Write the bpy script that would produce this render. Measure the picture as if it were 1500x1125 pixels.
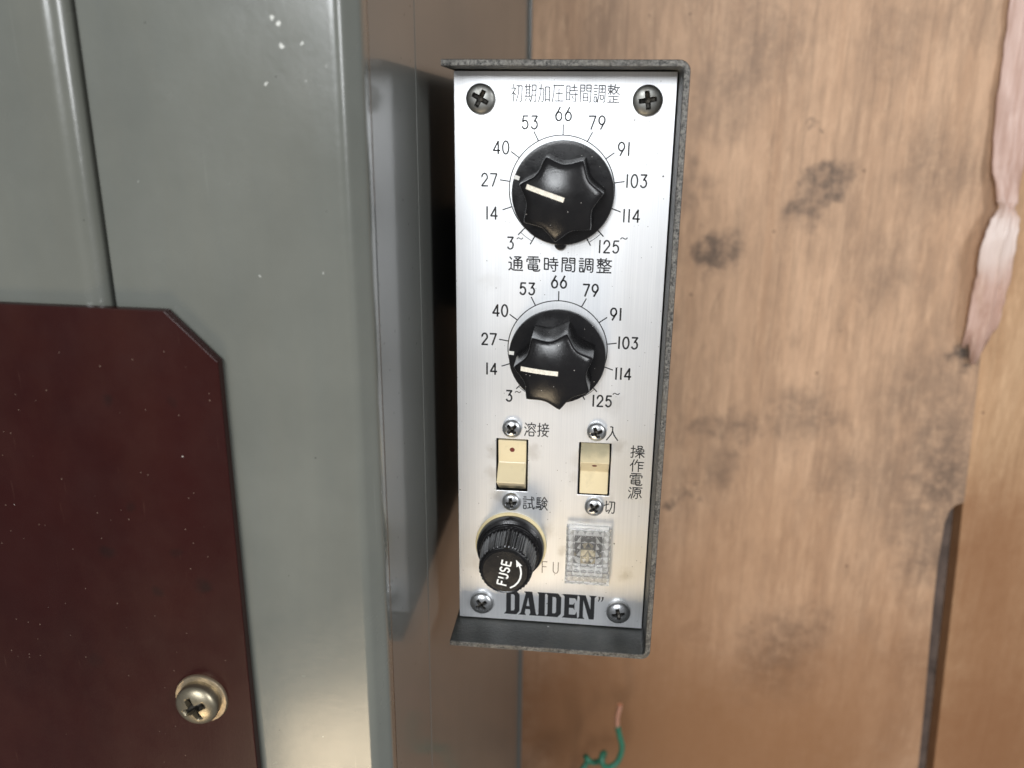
import bpy, math, random
from mathutils import Matrix, Vector, noise

random.seed(7)
for o in list(bpy.data.objects):
    bpy.data.objects.remove(o)
scene = bpy.context.scene
COL = scene.collection
# Working frame: millimetres on the control unit's faceplate (x right, y up, z out of the plate).
MM = 0.001
def V(x, y, z):
    return Vector((x * MM, -z * MM, y * MM))

# ------------------------------------------------------------------ camera
cam_d = bpy.data.cameras.new('camera'); cam = bpy.data.objects.new('camera', cam_d); COL.objects.link(cam)
RT = ((0.994236, -0.041184, 0.098991), (0.009417, 0.953258, 0.302011), (-0.106802, -0.299338, 0.948151))
rot = Matrix([RT[0], [-a for a in RT[2]], RT[1]]).to_4x4()
cam.matrix_world = Matrix.Translation(V(42.13, -13.26, 240.43)) @ rot
cam_d.sensor_width = 36.0
cam_d.lens = 1213.0 / 1500.0 * 36.0
cam_d.clip_start = 0.01; cam_d.clip_end = 20.0
cam_d.dof.use_dof = True
cam_d.dof.focus_distance = 0.247
cam_d.dof.aperture_fstop = 14.0
scene.camera = cam

# ------------------------------------------------------------------ world and lamps
world = bpy.data.worlds.new('World'); scene.world = world; world.use_nodes = True
bg = world.node_tree.nodes['Background']
bg.inputs[0].default_value = (0.93, 0.95, 1.0, 1); bg.inputs[1].default_value = 0.23

def area(name, loc, target, size, power, col):
    d = bpy.data.lights.new(name, 'AREA'); d.shape = 'RECTANGLE'
    d.size, d.size_y = size; d.energy = power; d.color = col
    o = bpy.data.objects.new(name, d); COL.objects.link(o)
    o.location = V(*loc)
    o.rotation_euler = (V(*target) - V(*loc)).to_track_quat('-Z', 'Y').to_euler()
    return o
area('window_light', (-190, 420, 1500), (40, -80, 0), (0.55, 0.5), 18.8, (0.94, 0.97, 1.0))
area('side_window_light', (1000, 330, 1000), (0, -60, 0), (0.30, 0.66), 10.0, (0.96, 0.98, 1.0))
area('low_warm_light', (-170, -850, 700), (-20, -200, 40), (0.32, 0.28), 3.0, (1.0, 0.80, 0.54))

vs = scene.view_settings
vs.view_transform = 'Standard'; vs.look = 'None'; vs.exposure = 0.0; vs.gamma = 1.0
scene.render.engine = 'CYCLES'

# ------------------------------------------------------------------ helpers
ORI = {}
def link(name, me, mat, parent, origin):
    o = bpy.data.objects.new(name, me); COL.objects.link(o)
    if mat is not None:
        for m in (mat if isinstance(mat, (list, tuple)) else [mat]):
            me.materials.append(m)
    place(o, parent, origin)
    return o
def place(o, parent, origin):
    ORI[o.name] = Vector(origin)
    if parent is not None:
        o.parent = parent
        d = Vector(origin) - ORI[parent.name]
        o.location = V(*d)
    else:
        o.location = V(*origin)
def mesh(name, verts, faces, mat, parent=None, origin=(0, 0, 0), smooth=False, mids=None, angle=None):
    me = bpy.data.meshes.new(name)
    ox, oy, oz = origin
    me.from_pydata([V(x - ox, y - oy, z - oz) for x, y, z in verts], [], faces)
    o = link(name, me, mat, parent, origin)
    if smooth:
        me.polygons.foreach_set('use_smooth', [True] * len(me.polygons))
        if angle:
            me.set_sharp_from_angle(angle=math.radians(angle))
    if mids:
        me.polygons.foreach_set('material_index', mids)
    me.update()
    return o
def empty(name, origin, label, cat, group=None):
    o = bpy.data.objects.new(name, None); COL.objects.link(o); o.empty_display_size = 0.02
    place(o, None, origin); tag(o, label, cat, group)
    return o
def tag(o, label=None, cat=None, group=None, kind=None):
    if label: o['label'] = label
    if cat: o['category'] = cat
    if group: o['group'] = group
    if kind: o['kind'] = kind
    return o
def bevel(o, w, seg=2, ang=40):
    m = o.modifiers.new('edge', 'BEVEL'); m.width = w * MM; m.segments = seg
    m.limit_method = 'ANGLE'; m.angle_limit = math.radians(ang)
    return o
def box_vf(x0, x1, y0, y1, z0, z1):
    v = [(x, y, z) for z in (z0, z1) for y in (y0, y1) for x in (x0, x1)]
    f = [(0, 2, 3, 1), (4, 5, 7, 6), (0, 1, 5, 4), (2, 6, 7, 3), (0, 4, 6, 2), (1, 3, 7, 5)]
    return v, f
def prism(poly, z0, z1):
    n = len(poly)
    v = [(x, y, z0) for x, y in poly] + [(x, y, z1) for x, y in poly]
    area2 = sum(poly[i][0] * poly[(i + 1) % n][1] - poly[(i + 1) % n][0] * poly[i][1] for i in range(n))
    f = [tuple(range(n - 1, -1, -1)), tuple(range(n, 2 * n))] + [(i, (i + 1) % n, n + (i + 1) % n, n + i) for i in range(n)]
    if area2 < 0: f = [tuple(reversed(q)) for q in f]
    return v, f
def lathe(cx, cy, prof, n=64, rad=None):
    """prof: (r, z) from the rim low to the top; rad(theta, r, i) may reshape the radius."""
    v, f = [], []
    for i, (r, z) in enumerate(prof):
        for k in range(n):
            t = 2 * math.pi * k / n
            rr = rad(t, r, i) if rad else r
            v.append((cx + rr * math.cos(t), cy + rr * math.sin(t), z))
    for i in range(len(prof) - 1):
        for k in range(n):
            a, b = i * n + k, i * n + (k + 1) % n
            f.append((a, b, b + n, a + n))
    top = (len(prof) - 1) * n
    f.append(tuple(range(top, top + n)))
    f.append(tuple(range(n - 1, -1, -1)))
    return v, f
def extrude_xz(path, y0, y1, ny=1):
    """sheet: path in (x, z) swept along y."""
    v, f = [], []
    n = len(path)
    rows = [y0, y0 + 1.5, y1 - 1.5, y1]; ny = 3
    for y in rows:
        v += [(x, y, z) for x, z in path]
    for j in range(ny):
        for i in range(n - 1):
            a = j * n + i
            f.append((a, a + 1, a + 1 + n, a + n))
    return v, f
def arc(cx, cy, rx, ry, a0, a1, n=14):
    return [(cx + rx * math.cos(math.radians(a0 + (a1 - a0) * i / n)), cy + ry * math.sin(math.radians(a0 + (a1 - a0) * i / n))) for i in range(n + 1)]

# ------------------------------------------------------------------ materials
class Mat:
    def __init__(s, name):
        s.m = bpy.data.materials.new(name); s.m.use_nodes = True
        s.t = s.m.node_tree; s.n = s.t.nodes; s.b = s.n['Principled BSDF']
        s._co = None
    def node(s, typ, **kw):
        x = s.n.new(typ)
        for k, v in kw.items(): setattr(x, k, v)
        return x
    def sock(s, i, v):
        if hasattr(v, 'is_linked'): s.t.links.new(v, i)
        else: i.default_value = v
    def set(s, **kw):
        names = dict(color='Base Color', rough='Roughness', metal='Metallic', coat='Coat Weight', coat_rough='Coat Roughness', ior='IOR', trans='Transmission Weight', spec='Specular IOR Level', aniso='Anisotropic', normal='Normal', emit='Emission Color', emit_s='Emission Strength', coat_n='Coat Normal', sss='Subsurface Weight')
        for k, v in kw.items():
            if isinstance(v, tuple) and len(v) == 3: v = v + (1,)
            s.sock(s.b.inputs[names[k]], v)
        return s
    def co(s, scale=(1, 1, 1), rotz=None, loc=(0, 0, 0)):
        if s._co is None: s._co = s.node('ShaderNodeTexCoord').outputs['Object']
        mp = s.node('ShaderNodeMapping'); s.sock(mp.inputs[0], s._co)
        mp.inputs['Scale'].default_value = scale; mp.inputs['Location'].default_value = loc
        if rotz: mp.inputs['Rotation'].default_value = rotz
        return mp.outputs[0]
    def noise(s, scale, vec=None, detail=4, rough=0.55, dist=0.0, out=0):
        x = s.node('ShaderNodeTexNoise'); x.inputs['Scale'].default_value = scale
        x.inputs['Detail'].default_value = detail; x.inputs['Roughness'].default_value = rough
        x.inputs['Distortion'].default_value = dist
        s.sock(x.inputs['Vector'], vec if vec is not None else s.co())
        return x.outputs[out]
    def voro(s, scale, vec=None, rnd=1.0):
        x = s.node('ShaderNodeTexVoronoi'); x.inputs['Scale'].default_value = scale
        x.inputs['Randomness'].default_value = rnd
        s.sock(x.inputs['Vector'], vec if vec is not None else s.co())
        return x
    def ramp(s, fac, pts):
        x = s.node('ShaderNodeValToRGB'); e = x.color_ramp.elements
        while len(e) < len(pts): e.new(0.5)
        for i, (p, c) in enumerate(pts):
            e[i].position = p
            e[i].color = (c, c, c, 1) if not isinstance(c, tuple) else (c + (1,) if len(c) == 3 else c)
        s.sock(x.inputs[0], fac)
        return x.outputs[0]
    def mix(s, fac, a, b, mode='MIX'):
        x = s.node('ShaderNodeMix', data_type='RGBA', blend_type=mode)
        for i, v in ((0, fac), (6, a), (7, b)):
            if isinstance(v, tuple) and len(v) == 3: v = v + (1,)
            s.sock(x.inputs[i], v)
        return x.outputs[2]
    def math(s, op, a, b=0.0, clamp=False):
        x = s.node('ShaderNodeMath', operation=op, use_clamp=clamp)
        s.sock(x.inputs[0], a); s.sock(x.inputs[1], b)
        return x.outputs[0]
    def bump(s, h, strength, dist, normal=None):
        x = s.node('ShaderNodeBump'); x.inputs['Strength'].default_value = strength
        x.inputs['Distance'].default_value = dist; s.sock(x.inputs['Height'], h)
        if normal is not None: s.sock(x.inputs['Normal'], normal)
        return x.outputs[0]
    def specks(s, scale, size, keep, seed=0.0):
        """sparse small specks: 1 inside a speck."""
        vec = s.co(loc=(seed, seed * 1.7, -seed))
        wob = s.noise(scale * 2.3, vec, 2)
        v = s.voro(scale, vec)
        d = s.math('ADD', v.outputs['Distance'], s.math('MULTIPLY', s.math('SUBTRACT', wob, 0.5), size * 1.6))
        a = s.math('LESS_THAN', d, size)
        sep = s.node('ShaderNodeSeparateColor'); s.sock(sep.inputs[0], v.outputs['Color'])
        b = s.math('LESS_THAN', sep.outputs[0], keep)
        return s.math('MULTIPLY', a, b)
    def spot(s, pos, r0, r1, vec, amt):
        """soft mark at a fixed place of the surface: amt inside r0 fading to 0 at r1."""
        x = s.node('ShaderNodeVectorMath', operation='DISTANCE')
        s.sock(x.inputs[0], vec); x.inputs[1].default_value = pos
        m = s.node('ShaderNodeMapRange'); m.interpolation_type = 'SMOOTHSTEP'
        s.sock(m.inputs[0], x.outputs['Value'])
        m.inputs[1].default_value = r0; m.inputs[2].default_value = r1; m.inputs[3].default_value = amt; m.inputs[4].default_value = 0.0
        return m.outputs[0]
    def warped(s, scale, amt):
        n = s.noise(scale, None, 3, out=1)
        x = s.node('ShaderNodeVectorMath', operation='MULTIPLY_ADD')
        s.sock(x.inputs[0], n); x.inputs[1].default_value = (amt, amt, amt)
        y = s.node('ShaderNodeVectorMath', operation='SUBTRACT')
        s.sock(y.inputs[0], s.node('ShaderNodeNewGeometry').outputs['Position']); y.inputs[1].default_value = (amt * .5,) * 3
        s.sock(x.inputs[2], y.outputs[0])
        return x.outputs[0]

def m_paint():
    M = Mat('grey_green_enamel')
    big = M.noise(22, None, 5, 0.6)
    c = M.mix(M.ramp(big, [(0.3, 0.0), (0.7, 1.0)]), (0.116, 0.125, 0.113), (0.153, 0.161, 0.143))
    run = M.noise(30, M.co((1, 1, 0.12)), 4)
    c = M.mix(M.math('MULTIPLY', M.ramp(run, [(0.45, 0.0), (0.75, 1.0)]), 0.35), c, (0.19, 0.185, 0.15))
    c = M.mix(M.specks(330, 0.07, 0.07), c, (0.045, 0.045, 0.04))
    c = M.mix(M.specks(260, 0.06, 0.07, 3.1), c, (0.62, 0.64, 0.60))
    vec = M.warped(900, 0.0018)
    sc1 = M.noise(1.0, M.co((520, 520, 14), rotz=(0, math.radians(9), 0)), 2, 0.5)
    c = M.mix(M.math('MULTIPLY', M.ramp(sc1, [(0.70, 0.0), (0.74, 1.0)]), 0.22), c, (0.30, 0.31, 0.28))
    gr = M.noise(9, M.co((1, 1, .35)), 6, 0.7)
    c = M.mix(M.math('MULTIPLY', M.ramp(gr, [(0.42, 0.0), (0.68, 1.0)]), 0.45), c, (0.105, 0.105, 0.088))
    first = None
    for x, y, r in [(-26.5, 6.5, .8), (-25.2, 5.4, 1.0), (-24.8, 1.2, .9), (-24.4, .1, .4), (-20.3, 1.6, .55), (-15.5, -2.6, .5), (-28.8, -6.2, .7), (-20.2, -5.7, .4), (-59.5, -26.6, .5), (-33.6, -46.9, .35), (-18.7, -45.6, .4), (-46, -34, .3)]:
        q = M.spot((x * MM, -63 * MM, y * MM), r * .38 * MM, r * .62 * MM, vec, .85)
        first = q if first is None else M.math('MAXIMUM', first, q)
    c = M.mix(first, c, (0.66, 0.67, 0.63))
    h = M.noise(420, None, 4); h2 = M.noise(90, None, 2)
    n = M.bump(M.math('ADD', h, M.math('MULTIPLY', h2, 1.2)), 0.12, 0.0003)
    rg = M.ramp(M.noise(60, None, 4), [(0.3, 0.20), (0.75, 0.30)])
    M.set(color=c, rough=rg, normal=n, spec=0.45, coat=0.5, coat_rough=0.13)
    return M.m
def m_side():
    M = Mat('glossy_side_enamel')
    c = M.mix(M.noise(26, M.co((1, 1, .5)), 4), (0.125, 0.130, 0.120), (0.165, 0.168, 0.154))
    c = M.mix(M.specks(260, 0.09, 0.06), c, (0.03, 0.03, 0.03))
    st = M.noise(900, M.co((1, 1, 0.06)), 3)
    pe = M.noise(170, None, 3)
    n = M.bump(M.math('ADD', M.math('MULTIPLY', st, 0.25), pe), 0.035, 0.0004)
    M.set(color=c, rough=0.35, normal=n, spec=0.2, coat=0.5, coat_rough=0.085, coat_n=n, ior=1.5)
    return M.m
def m_alu():
    M = Mat('brushed_aluminium')
    st = M.noise(1.0, M.co((2600, 2600, 26)), 5, 0.65)
    st2 = M.noise(1.0, M.co((620, 620, 9)), 3)
    blot = M.noise(38, None, 4)
    c = M.mix(M.ramp(st, [(0.3, 0.0), (0.7, 1.0)]), (0.76, 0.77, 0.785), (0.86, 0.865, 0.87))
    c = M.mix(M.math('MULTIPLY', M.ramp(blot, [(0.5, 0.0), (0.8, 1.0)]), 0.30), c, (0.62, 0.60, 0.56))
    vec = M.warped(60, 0.02)
    g2v = M.warped(300, 0.006)
    for x, y, rr, a in [(11.5, -112, 4, .35), (24, -112, 4, .3), (10.5, -120, 3, .25), (50, -108.5, 3.5, .35), (37, -120, 3, .2), (29, -139, 4, .3), (6, -152, 5, .25), (55, -153, 3.5, .5), (34, -146, 3, .35), (42, -134.5, 3.5, .3), (13, -127.5, 3.5, .4), (48, -95, 5, .2), (10, -58, 5, .15), (47.5, -127, 3, .3), (43, -158.5, 5, .2)]:
        c = M.mix(M.spot((x * MM, 0, y * MM), .0003, rr * MM, g2v, a), c, (0.34, 0.31, 0.26))
    for x, y, a, col in [(58, -150, .35, (0.74, 0.64, 0.42)), (55, -118, .22, (0.76, 0.68, 0.50)), (36, -142, .16, (0.72, 0.64, 0.45))]:
        c = M.mix(M.spot((x * MM, 0, y * MM), .002, .022, vec, a), c, col)
    c = M.mix(M.math('MULTIPLY', M.specks(760, 0.10, 0.16), 0.8), c, (0.14, 0.13, 0.12))
    c = M.mix(M.specks(240, 0.06, 0.14, 5.2), c, (0.10, 0.09, 0.08))
    rg = M.math('ADD', M.math('MULTIPLY', st2, 0.05), M.ramp(blot, [(0.2, 0.38), (0.8, 0.45)]))
    n = M.bump(M.math('ADD', st, M.math('MULTIPLY', st2, 0.3)), 0.08, 0.00008)
    M.set(color=c, metal=0.88, rough=rg, normal=n)
    return M.m
def m_housing():
    M = Mat('dark_grey_housing_paint')
    b = M.noise(60, None, 5)
    c = M.mix(b, (0.016, 0.017, 0.015), (0.034, 0.035, 0.031))
    dust = M.noise(150, None, 5, 0.7)
    c = M.mix(M.math('MULTIPLY', M.ramp(dust, [(0.48, 0.0), (0.70, 1.0)]), 0.45), c, (0.075, 0.070, 0.058))
    c = M.mix(M.specks(520, 0.16, 0.3), c, (0.008, 0.008, 0.007))
    c = M.mix(M.specks(300, 0.07, 0.08, 2.2), c, (0.5, 0.5, 0.46))
    n = M.bump(M.noise(900, None, 5, 0.75), 0.6, 0.0004)
    M.set(color=c, rough=0.5, normal=n)
    return M.m
def m_edge():
    M = Mat('worn_sheet_edge')
    g = M.noise(1700, None, 4, 0.75)
    big = M.noise(120, None, 4)
    c = M.mix(M.ramp(g, [(0.38, 0.0), (0.62, 1.0)]), (0.016, 0.015, 0.014), (0.21, 0.20, 0.18))
    c = M.mix(M.math('MULTIPLY', M.ramp(big, [(0.45, 0.0), (0.65, 1.0)]), 0.55), c, (0.13, 0.115, 0.092))
    n = M.bump(g, 0.7, 0.0003)
    M.set(color=c, rough=0.42, metal=0.35, normal=n)
    return M.m
def m_black():
    M = Mat('black_bakelite')
    c = M.mix(M.noise(200, None, 3), (0.006, 0.006, 0.007), (0.014, 0.013, 0.013))
    c = M.mix(M.specks(900, 0.11, 0.10), c, (0.38, 0.36, 0.33))
    c = M.mix(M.specks(420, 0.05, 0.10, 4.0), c, (0.55, 0.53, 0.48))
    rg = M.ramp(M.noise(300, None, 4), [(0.3, 0.17), (0.7, 0.27)])
    n = M.bump(M.noise(2200, None, 3), 0.22, 0.0001)
    M.set(color=c, rough=rg, normal=n, spec=0.36)
    return M.m
def m_plain(name, col, rough=0.5, metal=0.0, var=0.15, scale=300, bump=0.0, speck=None, **kw):
    M = Mat(name)
    lo = tuple(a * (1 - var) for a in col); hi = tuple(min(1, a * (1 + var)) for a in col)
    c = M.mix(M.ramp(M.noise(scale, None, 4), [(0.3, 0.0), (0.7, 1.0)]), lo, hi)
    if speck: c = M.mix(M.specks(*speck[:3]), c, speck[3])
    M.set(color=c, rough=rough, metal=metal, **kw)
    if bump: M.set(normal=M.bump(M.noise(scale * 3, None, 4), bump, 0.0002))
    return M.m
def m_red():
    M = Mat('dark_red_laminate')
    c = M.mix(M.noise(16, None, 4), (0.010, 0.0018, 0.0019), (0.034, 0.0060, 0.0048))
    vec = M.warped(120, 0.006)
    marks = None
    for x, y, r, a in [(-72, -77, 2.2, .7), (-70, -104, 2.4, .6), (-78, -118, 2.6, .75), (-60, -117, 2.4, .55), (-66, -128, 2.6, .8), (-54, -126, 3.2, .95), (-56, -76, 2, .4), (-86, -150, 3, .4)]:
        q = M.spot((x * MM, -66 * MM, y * MM), r * .2 * MM, r * MM, vec, a * .6)
        marks = q if marks is None else M.math('MAXIMUM', marks, q)
    c = M.mix(marks, c, (0.006, 0.004, 0.004))
    c = M.mix(M.math('MULTIPLY', M.specks(620, 0.09, 0.14), 0.5), c, (0.30, 0.22, 0.17))
    c = M.mix(M.specks(240, 0.045, 0.08, 1.3), c, (0.5, 0.45, 0.4))
    scr = M.noise(1.0, M.co((700, 700, 60), rotz=(0, math.radians(20), 0)), 3)
    c = M.mix(M.math('MULTIPLY', M.ramp(scr, [(0.68, 0.0), (0.74, 1.0)]), 0.12), c, (0.13, 0.07, 0.05))
    haze = M.noise(20, M.co((1, 1, .6)), 6, .65)
    c = M.mix(M.math('MULTIPLY', M.ramp(haze, [(0.45, 0.0), (0.75, 1.0)]), 0.26), c, (0.07, 0.028, 0.018))
    rg = M.ramp(M.noise(90, None, 5), [(0.3, 0.28), (0.75, 0.42)])
    n = M.bump(M.math('ADD', M.noise(1200, None, 3), M.math('MULTIPLY', scr, .4)), 0.12, 0.0002)
    M.set(color=c, rough=rg, normal=n, spec=0.22)
    return M.m
def m_wood(name, lo, hi, dark, stains_and_shade, seed, rough=0.62, lean=5.0, scol=(0.105, 0.078, 0.062), sk=0.95):
    M = Mat(name)
    r = (0, math.radians(lean), 0)
    g1 = M.noise(1.0, M.co((48, 48, 3.6), rotz=r, loc=(seed, 0, seed)), 6, 0.62, 0.5)
    g2 = M.noise(1.0, M.co((330, 330, 9), rotz=r, loc=(seed, 2, 0)), 4, 0.6)
    bl = M.noise(1.0, M.co((15, 15, 7), rotz=r, loc=(seed, 5, 1)), 7, 0.66, 0.5)
    mot = M.noise(1.0, M.co((62, 62, 20), rotz=r, loc=(seed, 1, 4)), 6, 0.66, 0.4)
    ring = M.noise(1.0, M.co((17, 17, 1.7), rotz=r, loc=(seed + 2, 3, 2)), 3, 0.5, 0.9)
    c = M.mix(M.ramp(g1, [(0.28, 0.0), (0.72, 1.0)]), lo, hi)
    fig = M.math('FRACT', M.math('MULTIPLY', ring, 9.0))
    c = M.mix(M.math('MULTIPLY', M.ramp(fig, [(0.0, 1.0), (0.10, 0.35), (0.45, 0.0)]), 0.24), c, dark)
    c = M.mix(M.math('MULTIPLY', M.ramp(g2, [(0.50, 0.0), (0.70, 1.0)]), 0.18), c, dark)
    c = M.mix(M.math('MULTIPLY', M.ramp(bl, [(0.47, 0.0), (0.68, 1.0)]), 0.52), c, dark)
    c = M.mix(M.math('MULTIPLY', M.ramp(mot, [(0.52, 0.0), (0.66, 1.0)]), 0.30), c, tuple(q * .8 for q in dark))
    c = M.mix(M.math('MULTIPLY', M.specks(75, 0.10, 0.10), 0.6), c, (0.12, 0.07, 0.045))
    fine = M.noise(110, None, 5, 0.7)
    det = M.noise(1.0, M.co((210, 210, 46), rotz=r, loc=(seed, 7, 3)), 6, 0.7, 0.3)
    c = M.mix(M.math('MULTIPLY', M.ramp(det, [(0.50, 0.0), (0.62, 1.0)]), 0.18), c, tuple(q * .75 for q in dark))
    c = M.mix(M.math('MULTIPLY', M.ramp(det, [(0.36, 1.0), (0.46, 0.0)]), 0.28), c, tuple(min(.8, q * 1.22) for q in hi))
    crk = M.noise(1.0, M.co((150, 150, 2.2), rotz=r, loc=(seed, 9, 8)), 3, 0.5, 0.4)
    c = M.mix(M.math('MULTIPLY', M.ramp(crk, [(0.485, 0.0), (0.50, 1.0), (0.515, 0.0)]), 0.30), c, tuple(q * .6 for q in dark))
    vec = M.warped(70, 0.046)
    for x, y, rr, a, *cc in stains_and_shade:
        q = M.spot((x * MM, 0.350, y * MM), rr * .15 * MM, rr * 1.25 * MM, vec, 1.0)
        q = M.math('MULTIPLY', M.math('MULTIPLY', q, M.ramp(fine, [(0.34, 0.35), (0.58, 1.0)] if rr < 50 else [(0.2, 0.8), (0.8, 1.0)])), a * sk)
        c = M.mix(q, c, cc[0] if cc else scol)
    n = M.bump(M.math('ADD', g1, M.math('MULTIPLY', g2, .5)), 0.25, 0.002)
    M.set(color=c, rough=rough, normal=n, spec=0.35)
    return M.m
def m_steel(name, col, rough, grime=0.4):
    M = Mat(name)
    g = M.noise(700, None, 4)
    c = M.mix(M.math('MULTIPLY', M.ramp(g, [(0.45, 0.0), (0.75, 1.0)]), grime), col, (0.10, 0.085, 0.065))
    M.set(color=c, metal=0.92, rough=M.ramp(g, [(0.3, rough), (0.8, rough + .18)]), normal=M.bump(M.noise(1500, None, 3), 0.12, 0.0001))
    return M.m
def m_ivory():
    M = Mat('aged_ivory_plastic')
    b = M.noise(160, None, 4)
    c = M.mix(b, (0.66, 0.54, 0.33), (0.76, 0.655, 0.43))
    c = M.mix(M.math('MULTIPLY', M.ramp(M.noise(340, None, 4), [(0.55, 0.0), (0.8, 1.0)]), .25), c, (0.22, 0.18, 0.10))
    c = M.mix(M.specks(500, 0.08, 0.06), c, (0.12, 0.09, 0.05))
    vec = M.warped(500, 0.002)
    for x, y, z, r0, r1, a, col in [(40.5, -108.6, 1.0, 1.0, 5.0, .75, (0.30, 0.27, 0.18)), (45.5, -108.8, 1.0, 1.0, 4.6, .7, (0.30, 0.27, 0.18)), (15, -124.2, .5, .6, 3.0, .85, (0.10, 0.095, 0.065)), (19.5, -124.2, .5, .6, 3.0, .85, (0.10, 0.095, 0.065))]:  # dust on right rocker's upper end; shade painted on left rocker's lower end
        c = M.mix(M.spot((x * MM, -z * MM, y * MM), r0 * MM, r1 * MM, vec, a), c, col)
    M.set(color=c, rough=0.28, spec=0.5)
    return M.m
def m_glass():
    M = Mat('clear_lens_plastic')
    n = M.bump(M.noise(900, None, 3), 0.05, 0.0001)
    M.set(color=(0.97, 0.965, 0.95), rough=0.03, trans=1.0, ior=1.47, normal=n)
    tr = M.node('ShaderNodeBsdfTransparent'); mx = M.node('ShaderNodeMixShader'); mx.inputs[0].default_value = 0.25
    M.t.links.new(M.b.outputs[0], mx.inputs[1]); M.t.links.new(tr.outputs[0], mx.inputs[2]); M.t.links.new(mx.outputs[0], M.n['Material Output'].inputs[0])
    return M.m

PAINT, SIDE, ALU, HOUS, EDGE, BLACK, RED = m_paint(), m_side(), m_alu(), m_housing(), m_edge(), m_black(), m_red()
INK = m_plain('black_engraved_ink', (0.008, 0.008, 0.009), 0.6, var=.4, scale=900)
INK_THIN = m_plain('worn_caption_ink', (0.020, 0.019, 0.020), 0.45, var=.6, scale=1500)
LOGO = m_plain('black_logo_ink', (0.006, 0.006, 0.007), 0.65, scale=600, speck=(700, .08, .1, (0.3, 0.3, 0.3)))
WHITE = m_plain('cream_pointer_paint', (0.78, 0.73, 0.62), 0.5, scale=1500, var=.18, speck=(900, .12, .12, (0.2, 0.18, 0.15)))
WHITE2 = m_plain('white_print', (0.80, 0.80, 0.77), 0.5, scale=1500, var=.08)
STEEL_D = m_steel('oxidised_dark_screw', (0.25, 0.25, 0.235), 0.36, 0.6)
STEEL = m_steel('nickel_screw', (0.52, 0.53, 0.54), 0.24, 0.45)
BRASS = m_steel('yellowed_zinc_screw', (0.33, 0.29, 0.21), 0.32, 0.55)
WASHER = m_steel('yellowed_zinc_washer', (0.52, 0.42, 0.29), 0.40, 0.5)
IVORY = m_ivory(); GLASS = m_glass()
REDDOT = m_plain('dark_red_dot', (0.13, 0.012, 0.010), 0.4, scale=800)
DARK = m_plain('dark_recess', (0.010, 0.010, 0.010), 0.6, scale=300)
GASKET = m_plain('yellowed_gasket', (0.70, 0.58, 0.33), 0.45, var=.12, scale=400)
REFL = m_plain('lamp_reflector', (0.88, 0.87, 0.84), 0.45, metal=0.0, var=.2, scale=500)
LAMPGREY = m_plain('lamp_socket_grey', (0.15, 0.145, 0.14), 0.4, var=.3, scale=600)
AMBER = m_plain('neon_bulb_amber', (0.66, 0.57, 0.40), 0.25, var=.15, scale=500)
GREEN = m_plain('green_wire_insulation', (0.035, 0.17, 0.105), 0.38, var=.2, scale=120)
COPPER = m_plain('bare_copper', (0.86, 0.47, 0.34), 0.38, metal=0.75, var=.12, scale=500)
def m_veneer():
    M = Mat('pale_pink_veneer')
    fb = M.noise(1.0, M.co((420, 420, 12)), 5, .65)
    c = M.mix(M.ramp(fb, [(0.3, 0.0), (0.7, 1.0)]), (0.46, 0.27, 0.205), (0.70, 0.49, 0.41))
    c = M.mix(M.math('MULTIPLY', M.ramp(M.noise(40, None, 5), [(0.5, 0.0), (0.75, 1.0)]), .4), c, (0.36, 0.20, 0.14))
    c = M.mix(M.spot((.303, .34, -.085), .006, .034, M.warped(60, .02), .75), c, (0.82, 0.70, 0.64))
    M.set(color=c, rough=0.36, normal=M.bump(fb, .5, .0006))
    return M.m
TAPE = m_veneer()
BATTEN = m_plain('dark_grey_strip', (0.15, 0.115, 0.10), 0.7, var=.4, scale=60, bump=.3)
STAINS_AND_SHADE = [(187, -54, 15, .9), (182, -67, 17, .75), (197, -45, 13, .8), (123, -99, 17, .95), (113, -95, 12, .8), (101, -51, 16, .45), (180, -14, 5, .8),
          (105.5, -291, 9, .9), (118, -284, 7, .8), (124, -226, 14, .55), (149, -227, 16, .6), (197, -217, 30, .55), (142, -263, 18, .5), (198, -421, 42, .75),
          (193, -448, 34, .65), (217, -394, 24, .5), (127, -408, 16, .4), (142, 38, 40, .42), (115, 4, 34, .42), (260, -37, 36, .4), (240, -110, 30, .3),
          (280, -190, 45, .45), (300, -235, 42, .6), (300, -290, 44, .55), (237, -264, 42, .35), (46, -448, 22, .5), (36, -504, 40, .5), (225, 40, 26, .3), (297, -171, 11, 1.0, (0.05, 0.042, 0.038)), (308, -160, 13, 1.0, (0.05, 0.042, 0.038)), (304, -262, 26, .6, (0.09, 0.065, 0.052)), (300, -330, 28, .55, (0.10, 0.07, 0.055)), (306, -420, 26, .5, (0.11, 0.075, 0.055)), (40, -500, 120, 1.2, (0.25, 0.118, 0.055)), (130, -510, 130, 1.1, (0.28, 0.14, 0.065)), (230, -530, 120, 1.0, (0.30, 0.15, 0.07)), (90, -390, 90, .7, (0.32, 0.165, 0.08)), (280, -440, 100, .7, (0.32, 0.16, 0.075)), (180, -330, 80, .4, (0.36, 0.19, 0.095))]  # near-black pair by the veneer strip's torn tip is its shadow, painted in
PLY = m_wood('stained_plywood', (0.50, 0.308, 0.190), (0.67, 0.440, 0.285), (0.30, 0.195, 0.130), STAINS_AND_SHADE, 1.0)
PLY2 = m_wood('bright_rough_plywood', (0.50, 0.30, 0.165), (0.64, 0.43, 0.26), (0.36, 0.20, 0.10), [(338, -300, 60, .9), (352, -352, 70, .95), (372, -440, 90, 1.0), (395, -530, 100, 1.0), (360, -500, 80, .8)], 6.3, scol=(0.27, 0.125, 0.055), sk=.8)

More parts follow.
